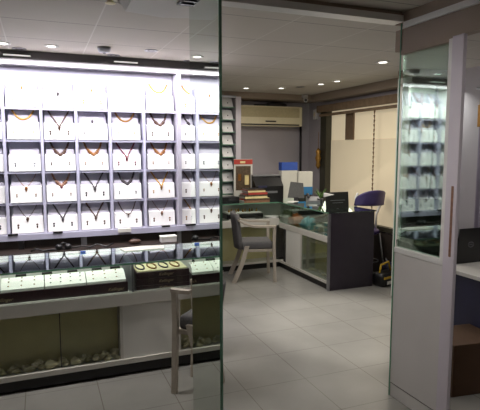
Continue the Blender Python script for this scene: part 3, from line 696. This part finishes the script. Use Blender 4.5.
# bags on the floor
t = tag(empty('sports_bag', (3.86, 4.92, 0), .3), 'black bag with yellow trim on the floor behind the counter', 'bag')
MB().box(-.12, .20, -.09, .09, 0, .17, .05).build('body', 'black', t, True); MB().box(-.10, .18, -.095, .095, .10, .125).build('yellow_stripe', 'yellow', t); MB().box(-.05, .12, -.10, -.09, .03, .07, .005).build('white_patch', 'plast', t)
MB().tube([(-.08, 0, .15), (-.05, 0, .26), (.1, 0, .28), (.15, 0, .15)], .012).build('handle', 'yellow', t, True)
t = tag(empty('folded_bag', (4.09, 5.14, 0), -.3), 'dark folded bag slumped against the skirting below the window', 'bag')
MB().ball((0, 0, .12), .12, (.8, 1.1, 1)).build('body', 'navy', t, True); MB().tube([(0, -.06, .2), (-.02, 0, .27), (0, .06, .2)], .01).build('handle', 'steel', t, True)

# ================================================================ partition with glass on the right
t = tag(empty('glass_partition', (0, 0, 0)), 'grey panelled partition with a tall window pane, right foreground', 'partition')
MB().box(2.145, 2.17, 2.19, 2.62, .0, .085).build('kick_plate', 'panel', t)
MB().box(2.14, 2.17, 2.19, 2.62, .095, .985).build('lower_panel', 'panel', t)
MB().box(2.148, 2.17, 2.19, 2.62, .085, .095).build('joint', 'dark', t)
MB().box(2.135, 2.17, 2.19, 2.62, .985, 1.02, .004).build('sill_rail', 'trim', t)
MB().box(2.15, 2.156, 2.19, 2.615, 1.02, 2.245).build('pane', 'dim', t)
MB().box(2.135, 2.17, 2.19, 2.62, 2.245, 2.27).build('head_rail', 'soffit', t)
MB().box(2.134, 2.142, 2.62, 2.627, .0, 2.435).build('glass_edge', 'edge', t)
MB().box(2.132, 2.172, 2.185, 2.215, 1.0, 2.26).build('inner_stile', 'trim', t)
MB().box(2.13, 2.155, 2.108, 2.19, 0, 2.27, .004).build('post', 'post', t)
MB().box(2.127, 2.131, 2.13, 2.145, 1.05, 1.45).build('latch_strip', 'tan', t)

# ---- showcase seen through the glass
t = tag(empty('tall_showcase', (0, 0, 0)), 'tall white shelved showcase of jewellery cards seen through the partition glass', 'showcase')
SY = 4.40
MB().box(3.66, 4.19, SY + .10, SY + .12, .0, 2.42).build('back_panel', mat('pale_green_backing', (206, 214, 204), .6, noise=.03), t)
for x in (3.66, 4.17): MB().box(x, x + .02, SY - .06, SY + .10, 0, 2.36).build('side_panel', 'white', t)
MB().box(3.66, 4.19, SY - .12, SY + .10, 2.33, 2.36).build('cornice', 'soffit', t); MB().box(3.66, 4.19, SY - .09, SY + .10, 2.36, 2.42).build('cornice', 'trim', t); MB().box(3.66, 4.19, SY - .12, SY + .12, 2.42, 2.5).build('cornice', 'soffit', t)
SZ = [2.01, 1.745, 1.49, 1.235, .98]
for z in SZ: MB().box(3.68, 4.17, SY - .05, SY + .10, z - .016, z - .001).build('shelf', 'white', t)
MB().box(3.68, 4.17, SY - .25, SY + .10, 0, .80).build('base_cupboard', 'dark', t)
MB().box(3.68, 4.17, SY - .28, SY + .10, .80, .83).build('worktop', 'white', t)
sp1 = None
for ci, (x, wd) in enumerate([(3.72, .09), (3.87, .19), (4.08, .17)]):
    for ri, z in enumerate(SZ):
        c = stand_proto(wd * .96, 'jewellery_stand') if ri == 0 else copy_tree(proto)
        if ri == 0: proto = c
        c.location = (x, SY - .03, z)
        wh = f'{["top", "second", "third", "fourth", "fifth"][ri]} shelf, {["left", "middle", "right"][ci]}'
        tag(c, f'white jewellery stand behind the partition glass, {wh}', 'jewellery stand', 'stands in the tall showcase')
        nk = necklace(['vp', 'thick', 'vp'][(ri + ci) % 3], ['steel', 'tan', 'darkgold'][(ri + ci) % 3], c.location, wd)
        tag(nk, f'faint thin necklace behind the partition glass, {wh}', 'necklace', 'necklaces in the tall showcase')
c = MB().tube([(3.84, 4.14, 2.30), (3.83, 4.14, 1.9), (3.815, 4.14, 1.4), (3.80, 4.14, 1.05), (3.78, 4.14, .83)], .011, 8)
tag(c.build('hanging_cable', 'black', None, True), 'black cable hanging straight down in front of the tall showcase', 'cable')
t = tag(empty('office_chair', (3.42, 3.76, 0), -.25), 'dark padded office chair seen through the partition glass', 'chair')
MB().grid(lambda u, v: (-.24 + .48 * u, .05 - .10 * (2 * u - 1) ** 2 + .05 * v, .62 + .56 * v - .06 * v * (2 * u - 1) ** 4), 12, 8).build('backrest', 'chairgreen', t, True, solid=.07)
MB().box(-.25, .25, -.45, .03, .48, .57, .035).build('seat', 'chairgreen', t, True); MB().tube([(0, -.2, .1), (0, -.2, .48)], .03, 10).build('gas_column', 'steel', t)
for s in (-1, 1): MB().tube([(s * .24, 0, .55), (s * .29, -.05, .80), (s * .29, -.32, .80), (s * .25, -.3, .53)], .018).build('armrest', 'black', t, True)
for k in range(5):
    a = k * 2 * PI / 5; MB().tube([(0, -.2, .11), (.28 * math.cos(a), -.2 + .28 * math.sin(a), .05)], [.03, .02]).build('base_arm', 'black', t, True)
    MB().lathe([(.01, 0), (.03, .012), (.03, .04), (.01, .05)], (.28 * math.cos(a), -.2 + .28 * math.sin(a), 0), 10).build('castor', 'black', t, True)

# ---- desk and things seen right of the partition post
t = tag(empty('office_desk', (0, 0, 0)), 'white-topped office desk with navy side at the right edge', 'desk')
MB().box(2.86, 3.60, 1.9, 3.22, .725, .755, .004).build('desktop', 'white', t); MB().box(2.94, 2.97, 1.95, 3.2, 0, .725).build('side_panel', 'navy', t)
MB().box(2.97, 3.52, 3.13, 3.16, .2, .725).build('modesty_panel', 'navy', t); MB().box(3.52, 3.55, 1.95, 3.2, 0, .725).build('side_panel', 'navy', t)
t = tag(empty('open_laptop', (3.19, 2.96, .755), 0), 'black laptop with its lid back turned outward, on the white desk', 'laptop')
MB().box(-.19, .19, -.0, .25, 0, .02, .004).build('keyboard_base', 'black', t)
ld = MB().box(-.19, .19, -.012, .0, .01, .29, .004, rot=(.12, 0, 0), piv=(0, 0, .01)).build('lid', 'black', t)
ov = [(.028 * math.cos(a), -.016, .155 + .020 * math.sin(a)) for a in [k * PI / 10 for k in range(21)]]
MB().tube(ov, .0018, 6, False).build('logo_ring', 'logo', ld); ld.children[-1].location = (-.06, -.016, 0)
lettering('logo_lettering', 'DELL', .017, ld, (-.06, -.0335, .155), (PI / 2 + .12, 0, 0), 'logo')
t = tag(empty('cardboard_box', (2.72, 2.58, 0), -.12), 'brown cardboard box on the floor in front of the desk', 'box')
MB().box(-.20, .20, -.17, .17, 0, .36, .004).build('carton', 'carton', t); MB().box(-.03, .03, -.172, .172, .361, .363).build('tape', 'blind', t)
MB().lathe([(.001, .0), (.035, 0), (.035, .002), (.001, .002)], n=20).build('round_mark', 'darkbrown', t); t.children[-1].location = (-.03, -.1705, .27); t.children[-1].rotation_euler = (PI / 2, 0, 0)
t = tag(empty('wall_curtain', (X1 - .05, 0, 0)), 'lilac grey pleated curtain on the right wall behind the laptop', 'curtain')
MB().grid(lambda u, v: (.025 * math.sin(u * 60), 2.9 + .95 * u, .3 + 1.95 * v), 90, 2).build('cloth', 'curtain', t, True, solid=.004)
MB().tube([(0, 2.85, 2.27), (0, 3.9, 2.27)], .015).build('rod', 'steel', t)
t = tag(empty('brass_plate', (X1 - .09, 3.82, 2.0)), 'narrow brass strip hanging beside the curtain at upper right', 'ornament')
MB().box(-.005, .005, -.02, .02, -.12, .10, .003).build('strip', 'darkgold', t); MB().tube([(0, 0, .10), (0, 0, .27)], .003).build('hook', 'gold', t)
